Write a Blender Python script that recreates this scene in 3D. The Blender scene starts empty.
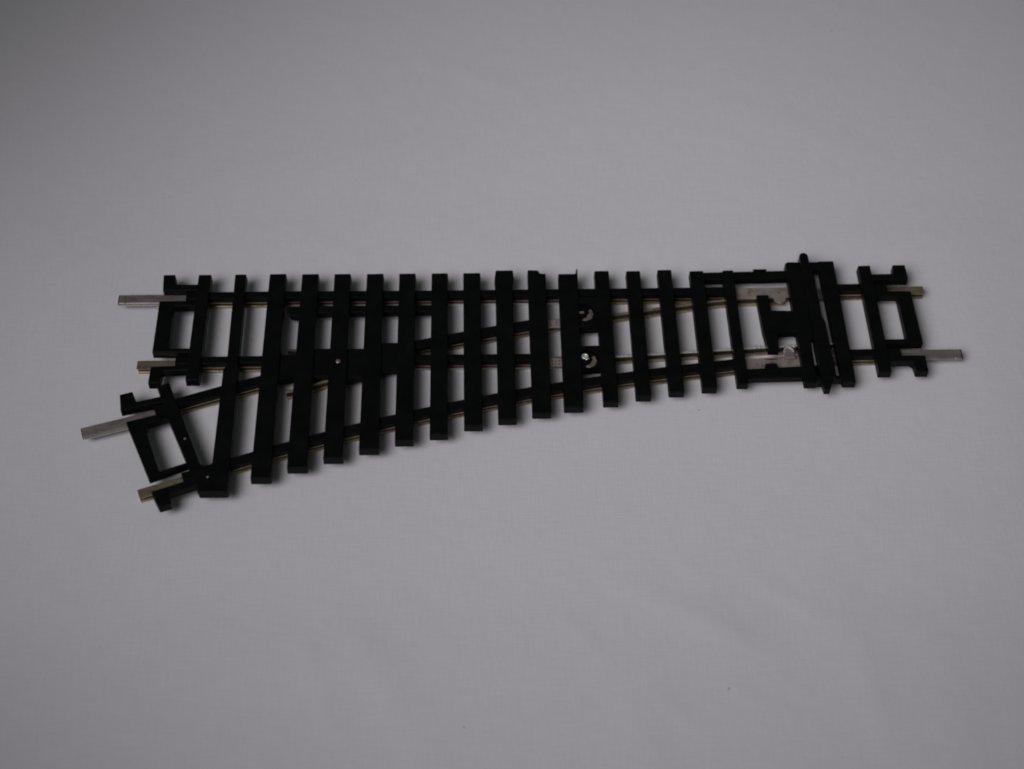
import bpy, bmesh, math, random
from mathutils import Vector, Matrix

# ------------------------------------------------------------------ camera, world, light, exposure
SC = bpy.context.scene
COL = SC.collection
MM = 0.001

def mmv(p):
    return Vector((p[0]*MM, p[1]*MM, p[2]*MM))

cam_d = bpy.data.cameras.new('camera')
cam = bpy.data.objects.new('camera', cam_d)
COL.objects.link(cam)
fw = Vector((0.01693254, 0.60246465, -0.79796593)).normalized()
rt = Vector((0.99974888, -0.02191794, 0.00466625)).normalized()
up = rt.cross(fw).normalized()
M = Matrix((rt, up, -fw)).transposed().to_4x4()
M.translation = mmv((72.17, -207.50, 276.71))
cam.matrix_world = M
cam_d.sensor_width = 36.0
cam_d.lens = 1593.4*36.0/1024.0
cam_d.clip_start = 0.01
cam_d.clip_end = 20.0
cam_d.dof.use_dof = True
cam_d.dof.focus_distance = 0.345
cam_d.dof.aperture_fstop = 14.0
SC.camera = cam

world = bpy.data.worlds.new("World")
SC.world = world
world.use_nodes = True
wb = world.node_tree.nodes['Background']
wb.inputs[0].default_value = (0.91, 0.98, 0.97, 1)
wb.inputs[1].default_value = 0.042

def area(name, loc, target, size, power, colour, size_y=None):
    l = bpy.data.lights.new(name, 'AREA')
    l.shape = 'RECTANGLE'
    l.size = size
    l.size_y = size_y or size
    l.energy = power
    l.color = colour
    o = bpy.data.objects.new(name, l)
    COL.objects.link(o)
    o.location = loc
    o.rotation_euler = (Vector(target)-Vector(loc)).to_track_quat('-Z', 'Y').to_euler()
    return o

key = area('soft_key_panel', (-0.052, -0.140, 0.280), (0.126, 0.046, 0), 0.30, 0.153, (0.992, 0.957, 1.0), 0.27)  # unseen soft panel, placed to shape the brightness falloff over the cloth
key.data.spread = math.radians(52)

SC.view_settings.view_transform = 'Standard'
SC.view_settings.look = 'None'
SC.view_settings.exposure = 0.0
SC.view_settings.gamma = 1.0
SC.view_settings.use_curve_mapping = False
SC.cycles.filter_width = 1.9

# ------------------------------------------------------------------ materials
def new_mat(name):
    m = bpy.data.materials.new(name)
    m.use_nodes = True
    nt = m.node_tree
    return m, nt, nt.nodes['Principled BSDF']

def N(nt, kind, **kw):
    n = nt.nodes.new(kind)
    for k, v in kw.items():
        if k in n.inputs:
            n.inputs[k].default_value = v
        else:
            setattr(n, k, v)
    return n

def noise(nt, vec, scale, detail=4.0, rough=0.55, stretch=None):
    n = nt.nodes.new('ShaderNodeTexNoise')
    n.inputs['Scale'].default_value = scale
    n.inputs['Detail'].default_value = detail
    n.inputs['Roughness'].default_value = rough
    if stretch:
        mp = nt.nodes.new('ShaderNodeMapping')
        mp.inputs['Scale'].default_value = stretch
        nt.links.new(vec, mp.inputs['Vector'])
        vec = mp.outputs[0]
    nt.links.new(vec, n.inputs['Vector'])
    return n.outputs['Fac']

def ramp(nt, fac, stops):
    r = nt.nodes.new('ShaderNodeValToRGB')
    e = r.color_ramp.elements
    while len(e) < len(stops):
        e.new(0.5)
    for el, (p, c) in zip(e, stops):
        el.position = p
        el.color = c if len(c) == 4 else (*c, 1)
    nt.links.new(fac, r.inputs[0])
    return r.outputs[0]

def math_node(nt, op, a, b=None):
    n = nt.nodes.new('ShaderNodeMath')
    n.operation = op
    for i, v in enumerate((a, b)):
        if v is None:
            continue
        if isinstance(v, (int, float)):
            n.inputs[i].default_value = v
        else:
            nt.links.new(v, n.inputs[i])
    return n.outputs[0]

def bump(nt, bsdf, h, strength, dist):
    b = nt.nodes.new('ShaderNodeBump')
    b.inputs['Strength'].default_value = strength
    b.inputs['Distance'].default_value = dist
    nt.links.new(h, b.inputs['Height'])
    nt.links.new(b.outputs[0], bsdf.inputs['Normal'])

def m_plastic():
    m, nt, p = new_mat('black_plastic')
    tc = nt.nodes.new('ShaderNodeTexCoord').outputs['Object']
    f = noise(nt, tc, 260, 5)
    c = ramp(nt, f, [(0.3, (0.0030, 0.0034, 0.0034)), (0.7, (0.0050, 0.0054, 0.0054))])
    nt.links.new(c, p.inputs['Base Color'])
    g = noise(nt, tc, 900, 3)
    r = ramp(nt, f, [(0.3, (0.30, 0.30, 0.30)), (0.75, (0.55, 0.55, 0.55))])
    nt.links.new(r, p.inputs['Roughness'])
    p.inputs['Specular IOR Level'].default_value = 0.09
    bump(nt, p, g, 0.25, 0.00006)
    return m

def m_metal(name, lo, hi, rough, tarnish, stretch=(1, 1, 1), scale=500, met=1.0):
    m, nt, p = new_mat(name)
    tc = nt.nodes.new('ShaderNodeTexCoord').outputs['Object']
    f = noise(nt, tc, scale, 6, 0.65, stretch)
    c = ramp(nt, f, [(0.30, tarnish), (0.45, lo), (0.7, hi)])
    nt.links.new(c, p.inputs['Base Color'])
    g = noise(nt, tc, scale*2.2, 4, 0.6, stretch)
    r = ramp(nt, g, [(0.3, (rough*0.7,)*3), (0.7, (min(1, rough*1.35),)*3)])
    nt.links.new(r, p.inputs['Roughness'])
    p.inputs['Metallic'].default_value = met
    bump(nt, p, g, 0.2, 0.00005)
    return m

def m_cloth():
    m, nt, p = new_mat('white_cotton_cloth')
    tc = nt.nodes.new('ShaderNodeTexCoord').outputs['Object']
    a = noise(nt, tc, 1.0, 2, 0.5, (170, 2600, 1))       # weft threads
    b = noise(nt, tc, 1.0, 2, 0.5, (2600, 170, 1))       # warp threads
    w = math_node(nt, 'ADD', a, b)
    fine = noise(nt, tc, 3200, 2)
    big = noise(nt, tc, 9, 4)
    s = math_node(nt, 'ADD', math_node(nt, 'MULTIPLY', w, 0.5), math_node(nt, 'MULTIPLY', fine, 0.25))
    c1 = ramp(nt, s, [(0.40, (0.708, 0.696, 0.720)), (0.85, (0.778, 0.765, 0.790))])
    mix = nt.nodes.new('ShaderNodeMix')
    mix.data_type = 'RGBA'
    mix.blend_type = 'MULTIPLY'
    mix.inputs['Factor'].default_value = 1.0
    nt.links.new(c1, mix.inputs[6])
    c2 = ramp(nt, big, [(0.3, (0.965, 0.965, 0.968)), (0.7, (1, 1, 1))])
    nt.links.new(c2, mix.inputs[7])
    # a few dark flecks caught in the weave
    vor = nt.nodes.new('ShaderNodeTexVoronoi')
    vor.voronoi_dimensions = '2D'
    vor.inputs['Scale'].default_value = 42
    nt.links.new(tc, vor.inputs['Vector'])
    sep = nt.nodes.new('ShaderNodeSeparateColor')
    nt.links.new(vor.outputs['Color'], sep.inputs[0])
    near = math_node(nt, 'LESS_THAN', vor.outputs['Distance'], 0.007)
    pick = math_node(nt, 'GREATER_THAN', sep.outputs[0], 0.72)
    fl = math_node(nt, 'MULTIPLY', near, pick)
    fl = math_node(nt, 'MULTIPLY', fl, sep.outputs[1])
    mix2 = nt.nodes.new('ShaderNodeMix')
    mix2.data_type = 'RGBA'
    nt.links.new(fl, mix2.inputs['Factor'])
    nt.links.new(mix.outputs[2], mix2.inputs[6])
    mix2.inputs[7].default_value = (0.16, 0.14, 0.13, 1)
    nt.links.new(mix2.outputs[2], p.inputs['Base Color'])
    p.inputs['Roughness'].default_value = 0.95
    p.inputs['Specular IOR Level'].default_value = 0.08
    p.inputs['Sheen Weight'].default_value = 0.08
    mott = noise(nt, tc, 130, 5, 0.6)
    b0 = nt.nodes.new('ShaderNodeBump')
    b0.inputs['Strength'].default_value = 0.5
    b0.inputs['Distance'].default_value = 0.0003
    nt.links.new(mott, b0.inputs['Height'])
    b1 = nt.nodes.new('ShaderNodeBump')
    b1.inputs['Strength'].default_value = 0.45
    b1.inputs['Distance'].default_value = 0.00012
    nt.links.new(s, b1.inputs['Height'])
    nt.links.new(b0.outputs[0], b1.inputs['Normal'])
    nt.links.new(b1.outputs[0], p.inputs['Normal'])
    return m

PLASTIC = m_plastic()
RAIL = m_metal('nickel_silver_rail', (0.40, 0.33, 0.21), (0.64, 0.56, 0.40), 0.30, (0.15, 0.10, 0.05), (0.25, 1, 1), 700, 0.8)
BRIGHT = m_metal('polished_rail', (0.78, 0.76, 0.69), (0.97, 0.96, 0.92), 0.16, (0.36, 0.31, 0.24), (0.25, 1, 1), 700, 0.7)
STEEL = m_metal('tinned_steel', (0.31, 0.275, 0.265), (0.42, 0.38, 0.37), 0.40, (0.20, 0.16, 0.14), (0.4, 1, 1), 420, 0.6)
PLATE = m_metal('plated_contact_strip', (0.44, 0.36, 0.32), (0.58, 0.50, 0.46), 0.42, (0.20, 0.11, 0.07), (1, 1, 1), 420, 0.6)
BRASSY = m_metal('tarnished_plate', (0.30, 0.24, 0.20), (0.60, 0.50, 0.43), 0.4, (0.08, 0.05, 0.03), (1, 1, 1), 900, 0.7)
COPPER = m_metal('copper_rivet', (0.62, 0.42, 0.30), (0.75, 0.55, 0.42), 0.35, (0.3, 0.16, 0.10))
SILVER = m_metal('bright_silver_metal', (0.80, 0.82, 0.74), (0.95, 0.95, 0.88), 0.22, (0.55, 0.55, 0.45), (1, 1, 1), 500, 0.6)
WEB_SHADE = m_metal('dark_web_shade', (0.030, 0.026, 0.020), (0.06, 0.05, 0.035), 0.55, (0.02, 0.017, 0.012), (0.25, 1, 1), 700, 0.4)  # near-black colour stands in for recess shade on rail webs; joiner tips reuse it
CLOTH = m_cloth()
def m_part_bright():
    # rail colour shifts from gold to bright along its middle third
    m, nt, p = new_mat('part_bright_rail')
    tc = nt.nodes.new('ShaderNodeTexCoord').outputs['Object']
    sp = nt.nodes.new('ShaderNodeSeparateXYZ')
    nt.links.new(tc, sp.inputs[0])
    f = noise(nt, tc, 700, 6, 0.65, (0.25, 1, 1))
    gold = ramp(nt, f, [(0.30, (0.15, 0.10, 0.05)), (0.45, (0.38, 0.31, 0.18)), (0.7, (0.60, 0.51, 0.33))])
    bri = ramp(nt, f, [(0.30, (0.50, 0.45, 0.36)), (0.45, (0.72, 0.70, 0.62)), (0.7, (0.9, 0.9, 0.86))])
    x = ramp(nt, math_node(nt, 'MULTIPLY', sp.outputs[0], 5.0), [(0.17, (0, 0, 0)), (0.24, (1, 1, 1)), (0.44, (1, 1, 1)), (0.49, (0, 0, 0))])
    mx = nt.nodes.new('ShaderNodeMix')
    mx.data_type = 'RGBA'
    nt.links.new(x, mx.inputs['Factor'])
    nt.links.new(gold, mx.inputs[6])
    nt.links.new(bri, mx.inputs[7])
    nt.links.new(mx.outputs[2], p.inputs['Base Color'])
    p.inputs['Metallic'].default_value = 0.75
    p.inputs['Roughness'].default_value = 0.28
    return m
PART_BRIGHT = m_part_bright()

# ------------------------------------------------------------------ helpers
def link(name, bm, mat, parent=None, smooth=False):
    bmesh.ops.recalc_face_normals(bm, faces=bm.faces)
    me = bpy.data.meshes.new(name)
    bm.to_mesh(me)
    bm.free()
    me.materials.append(mat)
    if smooth:
        for f in me.polygons:
            f.use_smooth = True
    o = bpy.data.objects.new(name, me)
    COL.objects.link(o)
    if parent:
        o.parent = parent
        o.location = -parent.location if parent.parent is None else (0, 0, 0)
    return o

def inset_poly(poly, d):
    n = len(poly)
    area2 = sum(poly[i][0]*poly[(i+1) % n][1]-poly[(i+1) % n][0]*poly[i][1] for i in range(n))
    s = 1 if area2 > 0 else -1
    out = []
    for i in range(n):
        a, b, c = Vector(poly[i-1][:2]), Vector(poly[i][:2]), Vector(poly[(i+1) % n][:2])
        e1, e2 = (b-a).normalized(), (c-b).normalized()
        n1, n2 = Vector((-e1.y, e1.x))*s, Vector((-e2.y, e2.x))*s
        k = (n1+n2)
        k = k/max(0.35, k.length_squared)*2*0.5*2
        k = k*0.5*2/2 if False else k
        out.append((b.x+k.x*d, b.y+k.y*d))
    return out

def prism(bm, poly, z0, z1, draft=0.0, bev=0.14):
    """closed prism in mm; the outline is the lower one, the upper outline is drawn in by the draft, upper rim bevelled"""
    low = poly
    mid = inset_poly(poly, draft) if draft else poly
    rings = [(low, z0), (mid, z1-bev)] if bev else [(low, z0), (mid, z1)]
    if bev:
        rings.append((inset_poly(mid, bev*0.35), z1-bev*0.35))
        rings.append((inset_poly(mid, bev), z1))
    vs = [[bm.verts.new(mmv((x, y, z))) for x, y in pl] for pl, z in rings]
    n = len(poly)
    for a, b in zip(vs, vs[1:]):
        for i in range(n):
            bm.faces.new((a[i], a[(i+1) % n], b[(i+1) % n], b[i]))
    for ring in (vs[0], vs[-1]):
        es = []
        for i in range(n):
            e = bm.edges.get((ring[i], ring[(i+1) % n]))
            es.append(e)
        bmesh.ops.triangle_fill(bm, edges=es, use_beauty=True)

def offset_line(pts, d):
    out = []
    for i, p in enumerate(pts):
        a = Vector(pts[max(0, i-1)])
        b = Vector(pts[min(len(pts)-1, i+1)])
        t = (b-a).normalized()
        out.append((p[0]-t.y*d, p[1]+t.x*d))
    return out

def strip(bm, pts, half, z0, z1, bev=0.12, half2=None):
    l = offset_line(pts, half)
    r = offset_line(pts, -(half2 if half2 is not None else half))
    prism(bm, l+r[::-1], z0, z1, 0.0, bev)

def sweep(bm, pts, prof, lift=None):
    """sweep a closed profile [(offset across, z)] in mm along a plan polyline"""
    rings = []
    for i, p in enumerate(pts):
        a = Vector(pts[max(0, i-1)])
        b = Vector(pts[min(len(pts)-1, i+1)])
        t = (b-a).normalized()
        dz = lift[i] if lift else 0
        rings.append([bm.verts.new(mmv((p[0]-t.y*u, p[1]+t.x*u, z+dz))) for u, z in prof])
    n = len(prof)
    for a, b in zip(rings, rings[1:]):
        for i in range(n):
            bm.faces.new((a[i], a[(i+1) % n], b[(i+1) % n], b[i]))
    bm.faces.new(rings[0])
    bm.faces.new(rings[-1][::-1])

def disc(bm, x, y, r, z0, z1, n=24, dome=0.0, bev=0.0):
    levels = [(r, z0), (r, z1-bev)]
    if bev:
        levels.append((r-bev, z1))
    if dome:
        for k in range(1, 5):
            a = k/5*math.pi/2
            levels.append((r*math.cos(a), z1+dome*math.sin(a)))
    rings = [[bm.verts.new(mmv((x+q*math.cos(2*math.pi*i/n), y+q*math.sin(2*math.pi*i/n), z))) for i in range(n)] for q, z in levels]
    for a, b in zip(rings, rings[1:]):
        for i in range(n):
            bm.faces.new((a[i], a[(i+1) % n], b[(i+1) % n], b[i]))
    bm.faces.new(rings[0])
    bm.faces.new(rings[-1])

def torus(bm, x, y, z, R, r, n=24, k=8, squash=1.0):
    rings = []
    for i in range(n):
        a = 2*math.pi*i/n
        rings.append([bm.verts.new(mmv((x+(R+r*math.cos(b))*math.cos(a), y+(R+r*math.cos(b))*math.sin(a)*squash, z+r*math.sin(b))))
                      for b in [2*math.pi*j/k for j in range(k)]])
    for i in range(n):
        a, b = rings[i], rings[(i+1) % n]
        for j in range(k):
            bm.faces.new((a[j], a[(j+1) % k], b[(j+1) % k], b[j]))

def B():
    return bmesh.new()

def rng(a, b, step=4.0):
    n = max(2, int(math.ceil(abs(b-a)/step))+1)
    return [a+(b-a)*i/(n-1) for i in range(n)]

# ------------------------------------------------------------------ the cloth
def make_cloth():
    bm = B()
    random.seed(4)
    nx, ny = 340, 300
    x0, x1, y0, y1 = -330.0, 490.0, -330.0, 420.0
    creases = [  # soft creases pressed in the cloth: start, end, width, height (mm)
        ((96, -46), (126, -64), 3.2, 0.16), ((112, -40), (120, -70), 5, 0.12), ((40, -50), (62, -84), 4.5, 0.13),
        ((134, -30), (150, -86), 6, 0.13), ((84, -30), (104, -44), 3.5, 0.12), ((20, -60), (58, -66), 7, 0.10),
        ((-10, 60), (60, 74), 9, 0.12), ((90, 50), (170, 62), 10, 0.12), ((30, -86), (38, -110), 4, 0.16),
        ((100, -72), (104, -120), 5, 0.16), ((158, -60), (162, -130), 6, 0.16), ((-40, -40), (10, -54), 8, 0.12),
        ((104, -21), (118, -30), 1.6, 0.05), ((121, -45), (140, -58), 2.2, 0.07), ((132, -33), (135, -42), 1.5, 0.05), ((87, -55), (96, -67), 1.6, 0.05), ((104, -72), (112, -82), 1.8, 0.05), ((69, -23), (87, -33), 2.5, 0.06), ((36, -60), (42, -77), 2.5, 0.06), ((152, -12), (160, -23), 1.8, 0.05), ((59, 106), (82, 95), 3, 0.05), ((132, 90), (165, 72), 4, 0.06), ((144, -62), (145, -83), 3, 0.07),

    ]
    def h(x, y):
        z = -0.45
        z += 0.10*math.sin(x*0.021+y*0.013+0.7)+0.08*math.sin(y*0.037-x*0.011)
        for (ax, ay), (bx, by), w, hh in creases:
            dx, dy = bx-ax, by-ay
            L2 = dx*dx+dy*dy
            t = ((x-ax)*dx+(y-ay)*dy)/L2
            tc = min(1, max(0, t))
            d2 = (x-ax-tc*dx)**2+(y-ay-tc*dy)**2
            z += (1.3 if w > 3 else 1.9)*hh*math.exp(-d2/(w*w))*math.sin(math.pi*min(1, max(0, 0.15+0.7*tc)))
        # rail heads press the cloth flat: blend to the table height under the turnout
        k = max(0, min(1, (max(abs(x-80)-100, abs(y-2)-36))/22.0))
        k = k*k*(3-2*k)
        return -0.02*(1-k)+z*k - 0.0
    def ticks(lo, a, b, hi, fine, coarse):
        out = [lo+(a-lo)*i/coarse for i in range(coarse)]
        n = int((b-a)/fine)
        out += [a+(b-a)*i/n for i in range(n+1)]
        out += [b+(hi-b)*(i+1)/coarse for i in range(coarse)]
        return out
    xs = ticks(x0, -64, 224, x1, 1.1, 30)
    ys = ticks(y0, -96, 140, y1, 1.1, 30)
    grid = [[bm.verts.new(mmv((x, y, h(x, y)))) for x in xs] for y in ys]
    for j in range(len(ys)-1):
        for i in range(len(xs)-1):
            bm.faces.new((grid[j][i], grid[j][i+1], grid[j+1][i+1], grid[j+1][i]))
    o = link('tablecloth', bm, CLOTH, None, True)
    o['kind'] = 'structure'
    o['label'] = 'plain white cotton cloth spread under the black track piece'
    return o

make_cloth()

# ------------------------------------------------------------------ the turnout
root = bpy.data.objects.new('railway_turnout', None)
COL.objects.link(root)
root.empty_display_size = 0.02
root.location = mmv((80, 5, 0))
root['label'] = 'black plastic model railway turnout lying upside down on white cloth, metal rails below'
root['category'] = 'model track'
bpy.context.view_layer.update()

def part(name, bm, mat, parent=root, label=None, smooth=False):
    o = link(name, bm, mat, parent, smooth)
    if parent is not root:
        o.location = (0, 0, 0)
    if label:
        o['label'] = label
    return o

# rail centre lines (mm). A: far straight rail, B: near straight rail, C: inner curved rail, D: near curved rail
def interp(x, pts):
    for (a, ya), (b, yb) in zip(pts, pts[1:]):
        if x <= b:
            return ya+(yb-ya)*(x-a)/(b-a)
    return pts[-1][1]
def yA(x): return interp(x, [(-20, 24.75), (30, 24.6), (60, 24.25), (120, 24.05), (150, 24.45), (180, 24.6)])
def yB(x): return interp(x, [(-20, 6.35), (30, 6.3), (60, 6.0), (90, 5.8)])
def yC(x):
    if x < 102:
        t = x/100
        return -7.424+37.733*t-15.055*t*t+3.314*t**3
    return interp(x, [(102, 18.78), (110.6, 20.2), (118.2, 21.4), (125.3, 22.5), (131, 22.95), (140, 23.1)])
def yD(x):
    t = x/100
    if x < 21:
        return -20.13+(x-21)*0.353
    if x < 125:
        return -28.385+42.725*t-16.744*t*t+2.248*t**3
    return interp(x, [(125, 3.25), (133, 4.5), (143, 5.5), (155, 5.75), (180, 5.8)])
def yBb(x): return interp(x, [(90, 6.2), (102.6, 6.95), (117, 7.8), (132, 8.75), (149, 9.65)])

def line(f, a, b, step=4.0):
    return [(x, f(x)) for x in rng(a, b, step)]

# rails: head down on the cloth, foot up against the plastic
R_HEAD = [(-0.62, 0.12), (-0.5, 0.0), (0.5, 0.0), (0.62, 0.12), (0.62, 0.48), (0.40, 0.72), (-0.40, 0.72), (-0.62, 0.48)]
R_WEB = [(-0.2, 0.70), (0.2, 0.70), (0.2, 2.26), (-0.2, 2.26)]
R_FOOT = [(-1.0, 2.24), (1.0, 2.24), (1.12, 2.30), (1.12, 2.5), (-1.12, 2.5), (-1.12, 2.30)]
P_HEAD = [(-0.5, 0.1), (-0.4, 0.0), (0.4, 0.0), (0.5, 0.1), (0.5, 0.70), (0.3, 0.9), (-0.3, 0.9), (-0.5, 0.70)]
P_WEB = [(-0.14, 0.88), (0.14, 0.88), (0.14, 2.3), (-0.14, 2.3)]
P_FOOT = [(-0.26, 2.28), (0.26, 2.28), (0.26, 2.48), (0.12, 2.6), (-0.12, 2.6), (-0.26, 2.48)]

def rail(name, pts, prof, mat, label=None):
    bm = B()
    sweep(bm, pts, prof)
    return part(name, bm, mat, root, label)

def full_rail(name, pts, mat, label=None, foot=None):
    o = rail(name, pts, R_HEAD, mat, label)
    for nm, prof, m in (('rail_web', R_WEB, WEB_SHADE), ('rail_foot', R_FOOT, foot or RAIL)):
        bm = B()
        sweep(bm, pts, prof)
        part(nm, bm, m, o)
    return o
full_rail('stock_rail', line(yA, -1.5, 171.6), PART_BRIGHT, 'long straight outer rail')
full_rail('stock_rail', line(yD, 0.9, 166), RAIL, 'long curved outer rail')
full_rail('inner_rail', line(yB, -3.4, 28, 5), RAIL, 'short straight rail at the wide end')
full_rail('inner_rail', line(yC, 1.5, 27.5, 4), RAIL, 'short curved rail at the wide end')
full_rail('closure_rail', line(yB, 52, 90, 5), BRIGHT, 'straight rail between frog and pivot', COPPER)
full_rail('closure_rail', line(yC, 55, 90, 4), RAIL, 'curved rail between frog and pivot')
def blade(name, pts, mat, foot, label=None):
    o = rail(name, pts, P_HEAD, mat, label)
    for nm, prof, m in (('blade_web', P_WEB, WEB_SHADE), ('blade_foot', P_FOOT, foot)):
        bm = B()
        sweep(bm, pts, prof)
        part(nm, bm, m, o)
    return o
blade('switch_blade', line(yC, 92, 140, 4), RAIL, RAIL, 'pivoted blade closed against the far rail')
blade('switch_blade', line(yBb, 92, 149, 4), RAIL, SILVER, 'pivoted blade standing open from the near rail')
blade('wing_rail', [(29.4, -1.5), (31, -1.2), (37, 1.0), (43, 3.2)], RAIL, RAIL)
blade('wing_rail', [(29.0, 10.1), (31, 9.7), (37, 8.2), (45, 7.9)], COPPER, WEB_SHADE)

# connecting strips of the sleeper web, running under the sleepers along each rail
def web(pts, h=1.0, z0=2.52, z1=4.0):
    bm = B()
    strip(bm, pts, h, z0, z1)
    part('connecting_strip', bm, PLASTIC)
web(line(yA, 5.6, 127), 0.98)
web(line(yA, 150.5, 163), 0.98, z1=4.02)
web(line(yB, 5.1, 84.5), 0.95, z1=3.97)
web(line(yC, 2.0, 84.5, 3), 1.1, z1=3.92)
web(line(yD, 9.7, 128, 3), 1.08)
web(line(yD, 151, 163), 0.98, z1=4.02)
bm = B()   # raised edging strips beside the pointwork
prism(bm, [(119.5, 26.95), (142, 27.15), (142, 29.45), (119.5, 29.15)], 2.55, 4.3)
part('edge_strip', bm, PLASTIC)
bm = B()
prism(bm, [(126.9, -1.15), (142, -0.95), (142, 2.1), (126.9, 1.35)], 2.62, 4.3)
part('edge_strip', bm, PLASTIC)
for poly in ([(133.3, 26.9), (136.3, 26.9), (136.3, 29.75), (133.3, 29.75)], [(132.7, 0.4), (135.7, 0.4), (135.4, 2.75), (132.9, 2.65)]):
    bm = B()
    prism(bm, poly, 2.72, 4.6)
    part('moulded_lug', bm, PLASTIC)

# check rail of plastic beside the far straight rail
bm = B()
prism(bm, [(28.2, 20.5), (28.9, 21.2), (32, 21.25), (61.0, 21.1), (62.5, 20.6), (62.5, 19.6), (61.5, 19.25), (35.2, 19.2), (32.5, 18.7), (30.6, 18.3), (29.3, 18.6)], 2.2, 3.9)
part('check_rail', bm, PLASTIC)

# frog: solid moulded plate where the straight and the curved rail cross
bm = B()
prism(bm, [(27.5, 7.4), (34.8, 7.45), (34.8, 9.0), (47.5, 8.75), (47.5, 10.3), (54.5, 10.3), (54.5, 3.3), (51, 3.0), (47, 1.6), (41.5, 0.3), (41.0, 1.4), (34.5, 1.2), (34.0, 1.7), (27.5, 0.6)], 1.9, 4.08)
frog = part('frog', bm, PLASTIC)
bm = B()
disc(bm, 40.5, 4.9, 0.55, 4.6, 4.66, 16, 0.2)
part('rivet', bm, BRASSY, frog)

# sleepers: (x0, x1, y) at the far end, (x0, x1, y) at the near end
SLEEPERS = [
    ((7.9, 10.9, 30.4), (7.9, 10.9, 0.3)),
    ((23.9, 27.75, 30.35), (23.75, 28.05, -25.3)),
    ((31.2, 35.1, 30.2), (31.05, 35.4, -22.85)),
    ((38.5, 42.35, 30.1), (38.4, 42.6, -20.6)),
    ((45.8, 49.7, 30.0), (45.7, 50.0, -18.5)),
    ((53.1, 56.95, 29.95), (53.1, 57.1, -16.45)),
    ((60.4, 64.2, 29.9), (60.35, 64.3, -14.95)),
    ((67.55, 71.55, 29.85), (67.6, 71.6, -12.8)),
    ((74.75, 78.9, 30.5), (74.8, 78.8, -11.35)),
    None,
    None,
    ((97.2, 100.6, 29.95), (97.25, 100.6, -7.1)),
    ((104.4, 107.7, 29.8), (104.3, 107.65, -5.7)),
    ((111.5, 114.8, 30.0), (111.45, 114.8, -4.7)),
    ((118.75, 122.0, 29.55), (118.65, 121.95, -3.8)),
    ((126.2, 128.8, 29.6), (126.25, 128.75, -2.75)),
    ((157.15, 160.1, 30.45), (157.15, 160.0, -0.15)),
]
def rounded(poly, r=0.3):
    out = []
    n = len(poly)
    for i in range(n):
        a, b, c = Vector(poly[i-1]), Vector(poly[i]), Vector(poly[(i+1) % n])
        u, v = a-b, c-b
        if min(u.length, v.length) < 2.4*r or u.normalized().dot(v.normalized()) < -0.75:
            out.append(tuple(b))
            continue
        p, q = b+u.normalized()*r, b+v.normalized()*r
        for t in (0, 0.33, 0.67, 1):
            w = p*(1-t)**2+b*2*t*(1-t)+q*t*t
            out.append((w.x, w.y))
    return out

def sleeper(poly, pins=(), dents=(), top=4.6):
    bm = B()
    prism(bm, rounded(poly), 2.6, top, 0.07, 0.2)
    o = part('sleeper', bm, PLASTIC)
    for x, y in dents:
        b2 = B()
        torus(b2, x, y, 4.6, 0.62, 0.13, 20, 6)
        part('ejector_mark', b2, PLASTIC, o)
    for x, y in pins:
        b2 = B()
        disc(b2, x, y, 0.26, 4.58, 4.63, 12, 0.1)
        part('rivet', b2, BRASSY, o)
    return o
DENTS = {0: [(8.95, 23.6), (9.5, 15.6)], 1: [(25.7, 24.8), (25.7, 6.4), (25.8, 1.7), (26.2, -20.9)], 4: [(47.9, -11.5)], 5: [(55, 12.2)],
         7: [(70.0, 24.3), (69.9, 12.2), (69.9, 5.8), (69.8, -6.3)], 8: [(76.6, 25.1)], 13: [(113.2, 23.8), (112.9, 2.0)], 16: [(158.4, 15.7)]}
for i, s in enumerate(SLEEPERS):
    if s is None:
        continue
    (a0, a1, ay), (b0, b1, by) = s
    pl = [(b0, by), (b1, by), (a1, ay), (a0, ay)]
    if i == 8:      # slightly swollen head
        pl = [(b0, by), (b1, by), (78.75, 25.0), (79.1, 28.0), (78.9, 30.5), (74.9, 30.5), (74.6, 28.0), (74.8, 25.0)]
    sleeper(pl, (), DENTS.get(i, ()))
sleeper([(82.05, -9.8), (86.2, -9.8), (86.3, 29.35), (85.0, 29.4), (84.6, 30.4), (82.1, 30.5)])
sleeper([(88.85, -8.4), (93.05, -8.4), (93.45, 24.0), (93.55, 30.6), (93.1, 30.6), (93.0, 29.2), (89.0, 29.2)], (), [(90.8, -1.6), (92.1, 24.2)])
# the widened sleeper where the two tracks part
sleeper([(13.6, -28.5), (19.45, -28.5), (19.3, -10), (19.15, 4.0), (18.95, 5.2), (18.8, 30.35), (16.1, 30.35), (16.35, 4.5), (15.75, 3.2), (15.6, -20.9), (12.8, -26.9)], [(15.1, -24.6)])
# slanted sleeper of the curved track
sleeper([(2.0, -1.0), (4.6, 0.05), (7.6, -7.3), (13.3, -21.3), (16.2, -22.5), (16.2, -26.5), (12.6, -26.7), (10.4, -21.1), (5.75, -10.6)], [(9.5, -14.9)], (), 4.55)

# end bars (three open frames with lugs for the joiners)
def end_bar(*polys, z1=4.6, label=None):
    bm = B()
    for k, pl in enumerate(polys):
        prism(bm, rounded(pl), 2.6+0.01*k, z1-0.012*k, 0.05, 0.18)
    return part('end_frame', bm, PLASTIC, root, label)
# wide end, straight track
end_bar([(0.0, 30.45), (2.8, 30.45), (3.2, 27.6), (8.6, 27.45), (8.6, 25.6), (5.0, 25.6), (0.35, 25.7)],
        [(-0.05, 8.1), (8.6, 7.9), (8.6, 9.2), (3.55, 9.3), (3.35, 21.1), (8.6, 21.2), (8.6, 22.7), (-0.05, 22.8)],
        [(0.0, -0.3), (2.5, -0.3), (2.75, 2.9), (8.6, 3.1), (8.6, 4.6), (0.1, 4.35)])
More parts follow.
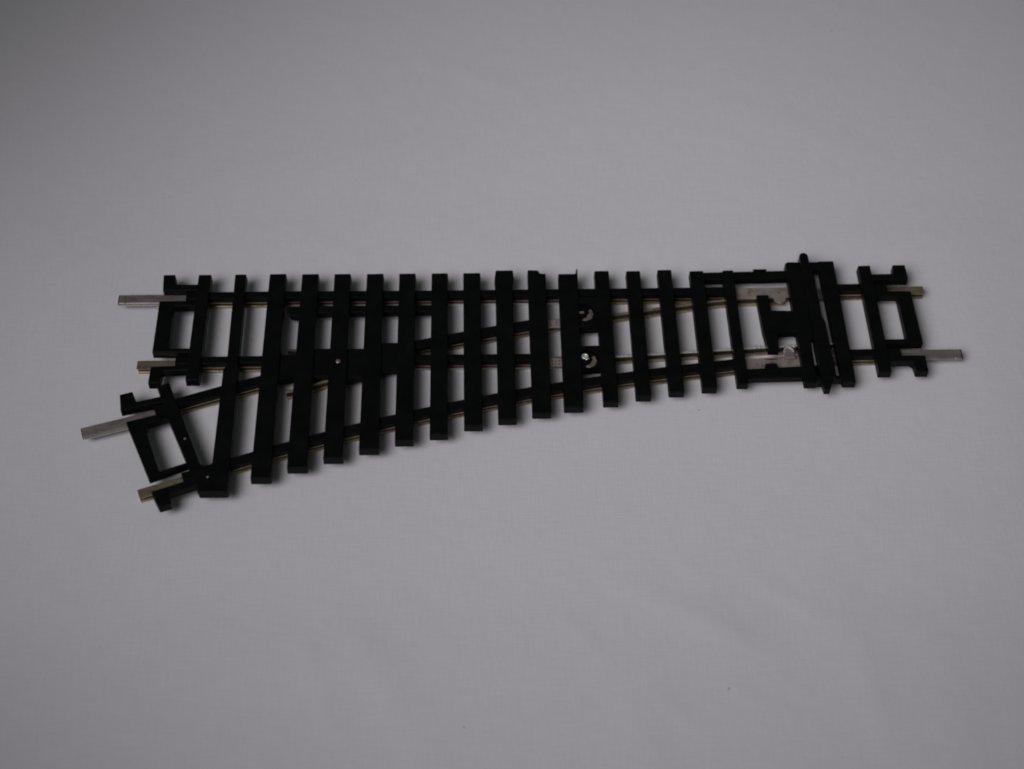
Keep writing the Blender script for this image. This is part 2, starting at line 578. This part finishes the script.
# wide end, curved track
end_bar([(-5.65, -3.16), (-2.93, -2.34), (-1.78, -5.06), (3.4, -3.65), (4.2, -5.3), (1.5, -5.9), (-4.9, -7.5)],
        [(-3.45, -10.3), (4.4, -8.0), (5.9, -9.2), (1.15, -10.9), (1.0, -12.4), (5.0, -22.9), (11.0, -20.6), (10.6, -21.5), (3.0, -24.8)],
        [(3.8, -27.9), (5.85, -31.9), (8.3, -31.1), (7.6, -28.6), (13.2, -26.4), (14, -24.9), (12.5, -24.7)])
# narrow end
end_bar([(165.05, 30.5), (168.0, 30.45), (168.1, 26.0), (165.6, 26.1), (159.6, 26.0), (159.6, 27.8), (164.8, 27.9)],
        [(159.6, 22.9), (168.0, 22.7), (168.2, 7.7), (159.6, 7.7), (159.6, 9.0), (164.75, 9.0), (164.7, 21.3), (159.6, 21.4)],
        [(159.6, 4.5), (168.0, 4.4), (168.0, -0.15), (165.3, -0.15), (165.1, 2.2), (164.3, 2.8), (159.6, 2.8)])

# point frame: two cross members tied by strips, with the tie bar between them
sleeper([(140.75, -2.8), (143.5, -2.8), (143.65, 8.6), (144.5, 9.6), (144.5, 29.2), (143.8, 30.2), (143.8, 31.8), (141.3, 31.85), (140.75, 31.4)], (), [(142.6, 20.0)])
bm = B()
prism(bm, [(143.3, -1.5), (145.2, -1.5), (145.2, 4.6), (143.3, 4.6)], 1.2, 2.4)
prism(bm, [(143.3, 9.0), (145.2, 9.0), (145.2, 29.0), (143.3, 29.0)], 1.2, 2.4)
part('gap_filler', bm, PLASTIC)  # black fill added to keep the gap beside the tie bar dark
sleeper([(149.0, -2.7), (151.9, -2.7), (151.95, 31.95), (148.2, 31.95)])
bm = B()
prism(bm, [(143.2, 29.45), (148.9, 29.4), (148.9, 31.75), (143.2, 31.7)], 2.7, 4.5)
part('edge_strip', bm, PLASTIC)
bm = B()
prism(bm, [(143.0, -2.0), (149.6, -1.9), (149.6, -0.75), (143.0, -0.8)], 2.7, 4.5)
part('edge_strip', bm, PLASTIC)
bm = B()
tb = [(144.35, -2.2), (147.6, -2.2), (147.7, 1.0), (147.55, 6.0), (147.4, 13.5), (146.9, 15.2), (146.75, 29.0), (146.25, 29.6), (146.15, 33.0), (145.9, 33.6), (145.4, 33.9), (144.8, 33.9), (144.3, 33.6), (144.05, 33.0), (144.1, 29.0), (144.3, 14)]
prism(bm, tb, 3.1, 5.35, 0.05, 0.2)
tie = part('tie_bar', bm, PLASTIC)
bm = B()
prism(bm, [(144.75, -4.7), (146.0, -4.7), (146.5, -3.3), (147.2, -2.0), (144.4, -2.0), (144.6, -3.3)], 3.0, 4.7, 0.05, 0.15)
part('drive_pin', bm, PLASTIC, tie)
for y in (1.2, 7.4, 13.2, 19.4, 25.3):
    bm = B()
    prism(bm, [(144.9, y), (146.3, y), (146.3, y+1.5), (144.9, y+1.5)], 5.3, 5.6, 0.1, 0.1)
    part('moulded_lug', bm, PLASTIC, tie)

# H shaped guide beside the tie bar
bm = B()
prism(bm, [(133.2, 22.2), (135.9, 22.2), (136.1, 17.7), (141.2, 17.5), (141.2, 11.3), (140.0, 11.5), (136.7, 11.3), (136.4, 6.5), (134.1, 6.5), (133.5, 12)], 2.62, 4.5, 0.05, 0.16)
guide = part('blade_guide', bm, PLASTIC)
bm = B()
prism(bm, [(137.2, 15.6), (138.1, 15.9), (139.3, 14.2), (138.6, 13.9)], 4.45, 4.62, 0.0, 0.05)
part('moulding_scar', bm, PLASTIC, guide)

# contact plates at the blade tips
bm = B()
prism(bm, [(129.0, 22.7), (133.0, 22.75), (137.3, 22.7), (137.4, 21.7), (138.7, 20.9), (139.9, 21.7), (140.1, 22.8), (141.6, 22.9), (141.6, 25.7), (129.0, 25.5)], 2.55, 2.85, 0.0, 0.05)
cp = part('contact_plate', bm, PLATE, root, 'long tan contact plate beside the far rail')
bm = B()
prism(bm, [(129.0, 2.0), (141.4, 2.3), (141.4, 5.9), (134, 5.55), (129.0, 5.1)], 2.72, 2.95, 0.0, 0.05)
cq = part('contact_plate', bm, PLATE, root, 'long pale contact plate beside the near rail')
for par, pts, z in ((cp, [(132.0, 24.2), (138.6, 24.3)], 2.85), (cq, [(131.2, 3.7), (134.3, 4.0), (138.4, 4.1)], 2.95)):
    for x, y in pts:
        bm = B()
        torus(bm, x, y, z, 0.3, 0.1, 16, 6)
        part('spot_weld', bm, COPPER, par)
bm = B()
prism(bm, [(133.3, 5.15), (136.1, 5.25), (136.0, 4.85), (133.4, 4.75)], 2.93, 3.02, 0.0, 0.03)
part('weld_slot', bm, COPPER, cq)
# clip that holds the near blade tip: small bent tongue with a bright rim
bm = B()
n = 16
arch = [(138.65+1.0*math.cos(a), 6.6+1.35*math.sin(a)) for a in [i*math.pi/n for i in range(n+1)]]
prism(bm, arch+[(137.65, 5.2), (139.65, 5.2)], 2.9, 3.35, 0.0, 0.1)
prism(bm, [(137.5, 4.75), (139.9, 4.75), (139.9, 5.45), (137.5, 5.45)], 2.9, 3.75, 0.0, 0.2)
clip = part('blade_clip', bm, STEEL)
bm = B()
sweep(bm, arch, [(-0.22, 3.3), (-0.14, 3.6), (0.14, 3.6), (0.22, 3.3), (0.14, 3.1), (-0.14, 3.1)])
part('clip_rim', bm, SILVER, clip)
bm = B()
for (x0, x1) in ((136.9, 137.3), (140.0, 140.4), (132.6, 132.9), (131.5, 131.9)):
    prism(bm, [(x0, 8.35), (x1, 8.35), (x1, 9.15), (x0, 9.15)], 2.5, 2.78, 0, 0.1)
part('blade_crimp', bm, SILVER, clip)
for x, y in ((148.0, 23.2), (148.2, 6.9)):
    bm = B()
    prism(bm, [(x-2.8, y-0.9), (x+1.0, y-0.9), (x+1.0, y+0.9), (x-2.8, y+0.9)], 2.56, 2.72, 0, 0.04)
    part('contact_plate', bm, COPPER, root, 'small copper plate end under the tie bar')
bm = B()
prism(bm, [(143.75, 3.0), (144.2, 3.0), (144.1, 9.8), (143.8, 9.8)], 2.9, 3.6, 0, 0.1)
part('contact_spring', bm, SILVER)

# blade pivots: moulded housings with plated pivot discs
def housing(pts, hx, hy, r):
    bm = B()
    z0, z1 = 2.45, 4.3
    n = 28
    outer = [(x, y) for x, y in pts]
    hole = [(hx+r*math.cos(2*math.pi*i/n), hy+r*math.sin(2*math.pi*i/n)) for i in range(n)]
    rings = {}
    for nm, pl in (('o', outer), ('h', hole)):
        for z in (z0, z1):
            rings[nm, z] = [bm.verts.new(mmv((x, y, z))) for x, y in pl]
        m = len(pl)
        a, b = rings[nm, z0], rings[nm, z1]
        for i in range(m):
            bm.faces.new((a[i], a[(i+1) % m], b[(i+1) % m], b[i]))
    for z in (z0, z1):
        es = []
        for nm in 'oh':
            rg = rings[nm, z]
            for i in range(len(rg)):
                es.append(bm.edges.get((rg[i], rg[(i+1) % len(rg)])))
        bmesh.ops.triangle_fill(bm, edges=es, use_beauty=True)
    return part('pivot_housing', bm, PLASTIC)

for hx, hy, pts, bright in ((94.5, 17.9, [(92, 13.3), (98, 13.5), (98, 22.2), (92, 22.4)], False),
                            (94.6, 4.8, [(92, 1.9), (98, 2.2), (98, 8.5), (92, 8.4)], True)):
    ho = housing(pts, hx, hy, 2.35)
    bm = B()
    disc(bm, hx+0.1, hy-0.05, 1.95, 3.35, 3.85, 9, 0, 0.1)
    pv = part('pivot_disc', bm, BRASSY, ho)
    bm = B()
    # dark slot cut through the disc, seen as black moulding standing in it
    pl = [(hx-2.0, hy+1.9), (hx+0.9, hy+2.1), (hx+1.3, hy+1.2), (hx+0.75, hy+0.7), (hx+1.15, hy+0.2), (hx+0.55, hy-0.5), (hx+0.3, hy-1.2), (hx-0.3, hy-1.3), (hx-0.6, hy-2.0), (hx-1.6, hy-1.5), (hx-1.9, hy-1.1)]
    prism(bm, pl, 3.5, 3.98, 0, 0.08)
    part('pivot_boss', bm, PLASTIC, pv)
    bm = B()
    if bright:
        torus(bm, hx-0.6, hy+0.85, 4.15, 0.55, 0.24, 22, 8)
        disc(bm, hx-0.6, hy+0.85, 0.6, 3.9, 4.05, 18)
        prism(bm, [(hx-0.5, hy-0.1), (hx+0.3, hy+0.2), (hx+0.1, hy+0.5), (hx-0.5, hy+0.5)], 3.9, 4.2, 0, 0.08)
        part('rivet', bm, SILVER, pv, None, True)
    else:
        prism(bm, [(hx-1.3, hy-0.1), (hx-0.1, hy+0.0), (hx-0.1, hy+0.5), (hx-1.2, hy+0.5)], 3.9, 4.2, 0, 0.1)
        part('rivet', bm, STEEL, pv)
# plated lugs of the pivots, lying over the closure rails
for y, dots in ((15.9, ((87.0, -0.4), (88.2, 0.35))), (5.1, ((86.9, 0.3), (87.6, 0.1), (88.4, 0.35), (87.0, -0.6), (87.6, -0.75), (88.3, -0.6)))):
    bm = B()
    prism(bm, [(85.5, y-1.05), (96, y-0.95), (96, y+1.1), (85.5, y+1.1)], 2.62, 3.0, 0, 0.06)
    lug = part('pivot_lug', bm, PLATE)
    for dx, dy in dots:
        bm = B()
        disc(bm, dx, y+dy, 0.17, 2.98, 3.02, 10)
        part('punch_mark', bm, PLASTIC, lug)

# rail joiners: folded sheet channels gripping the rail foot
def joiner(a, b, tip, label, dimple=None):
    """a: outer end, b: inner end, centre line in mm"""
    bm = B()
    w = 1.28
    prof = [(-w, 2.15), (-w, 2.72), (-w+0.15, 2.88), (w-0.15, 2.88), (w, 2.72), (w, 2.15), (0.45, 2.10), (0.45, 2.2),
            (w-0.16, 2.26), (w-0.16, 2.66), (-w+0.16, 2.66), (-w+0.16, 2.26), (-0.45, 2.2), (-0.45, 2.10)]
    d = Vector((b[0]-a[0], b[1]-a[1]))
    L = d.length
    d.normalize()
    steps = [0, 0.25, tip-0.12, tip, tip+0.12, L*0.6, L]
    pts = [(a[0]+d.x*s, a[1]+d.y*s) for s in steps]
    lift = [-0.12, 0, 0, -0.07, 0, 0, 0]
    sweep(bm, pts, prof, lift)
    o = part('rail_joiner', bm, STEEL, root, label)
    lip = B()
    sweep(lip, [(a[0]+d.x*0.3, a[1]+d.y*0.3), (a[0]+d.x*L*0.75, a[1]+d.y*L*0.75)],
          [(-1.30, 1.85), (-1.12, 1.80), (-1.05, 2.05), (-1.14, 2.20), (-1.34, 2.16), (-1.42, 2.0)])
    part('joiner_lip', lip, BRIGHT, o)
    tipb = B()
    nx, ny = -d.y, d.x
    q = [(a[0]+d.x*s+nx*w2, a[1]+d.y*s+ny*w2) for s, w2 in ((-0.12, -1.2), (-0.12, 1.2), (0.10, 1.2), (0.10, -1.2))]
    prism(tipb, q, 1.95, 2.86, 0, 0.05)
    part('joiner_edge', tipb, WEB_SHADE, o)
    if dimple:
        b2 = B()
        torus(b2, dimple[0], dimple[1], 2.9, 0.4, 0.14, 18, 6)
        part('crimp_mark', b2, STEEL, o)
    return o
joiner((-9.6, 24.85), (5.8, 24.75), 1.6, 'silver joiner at the far corner of the wide end')
joiner((-12.7, -11.75), (2.6, -7.3), 1.3, 'silver joiner on the curved track end', (-4.8, -9.5))
joiner((176.6, 5.95), (163.2, 6.0), 1.6, 'silver joiner at the narrow end', (167.3, 6.9))

print('objects', len(bpy.data.objects))
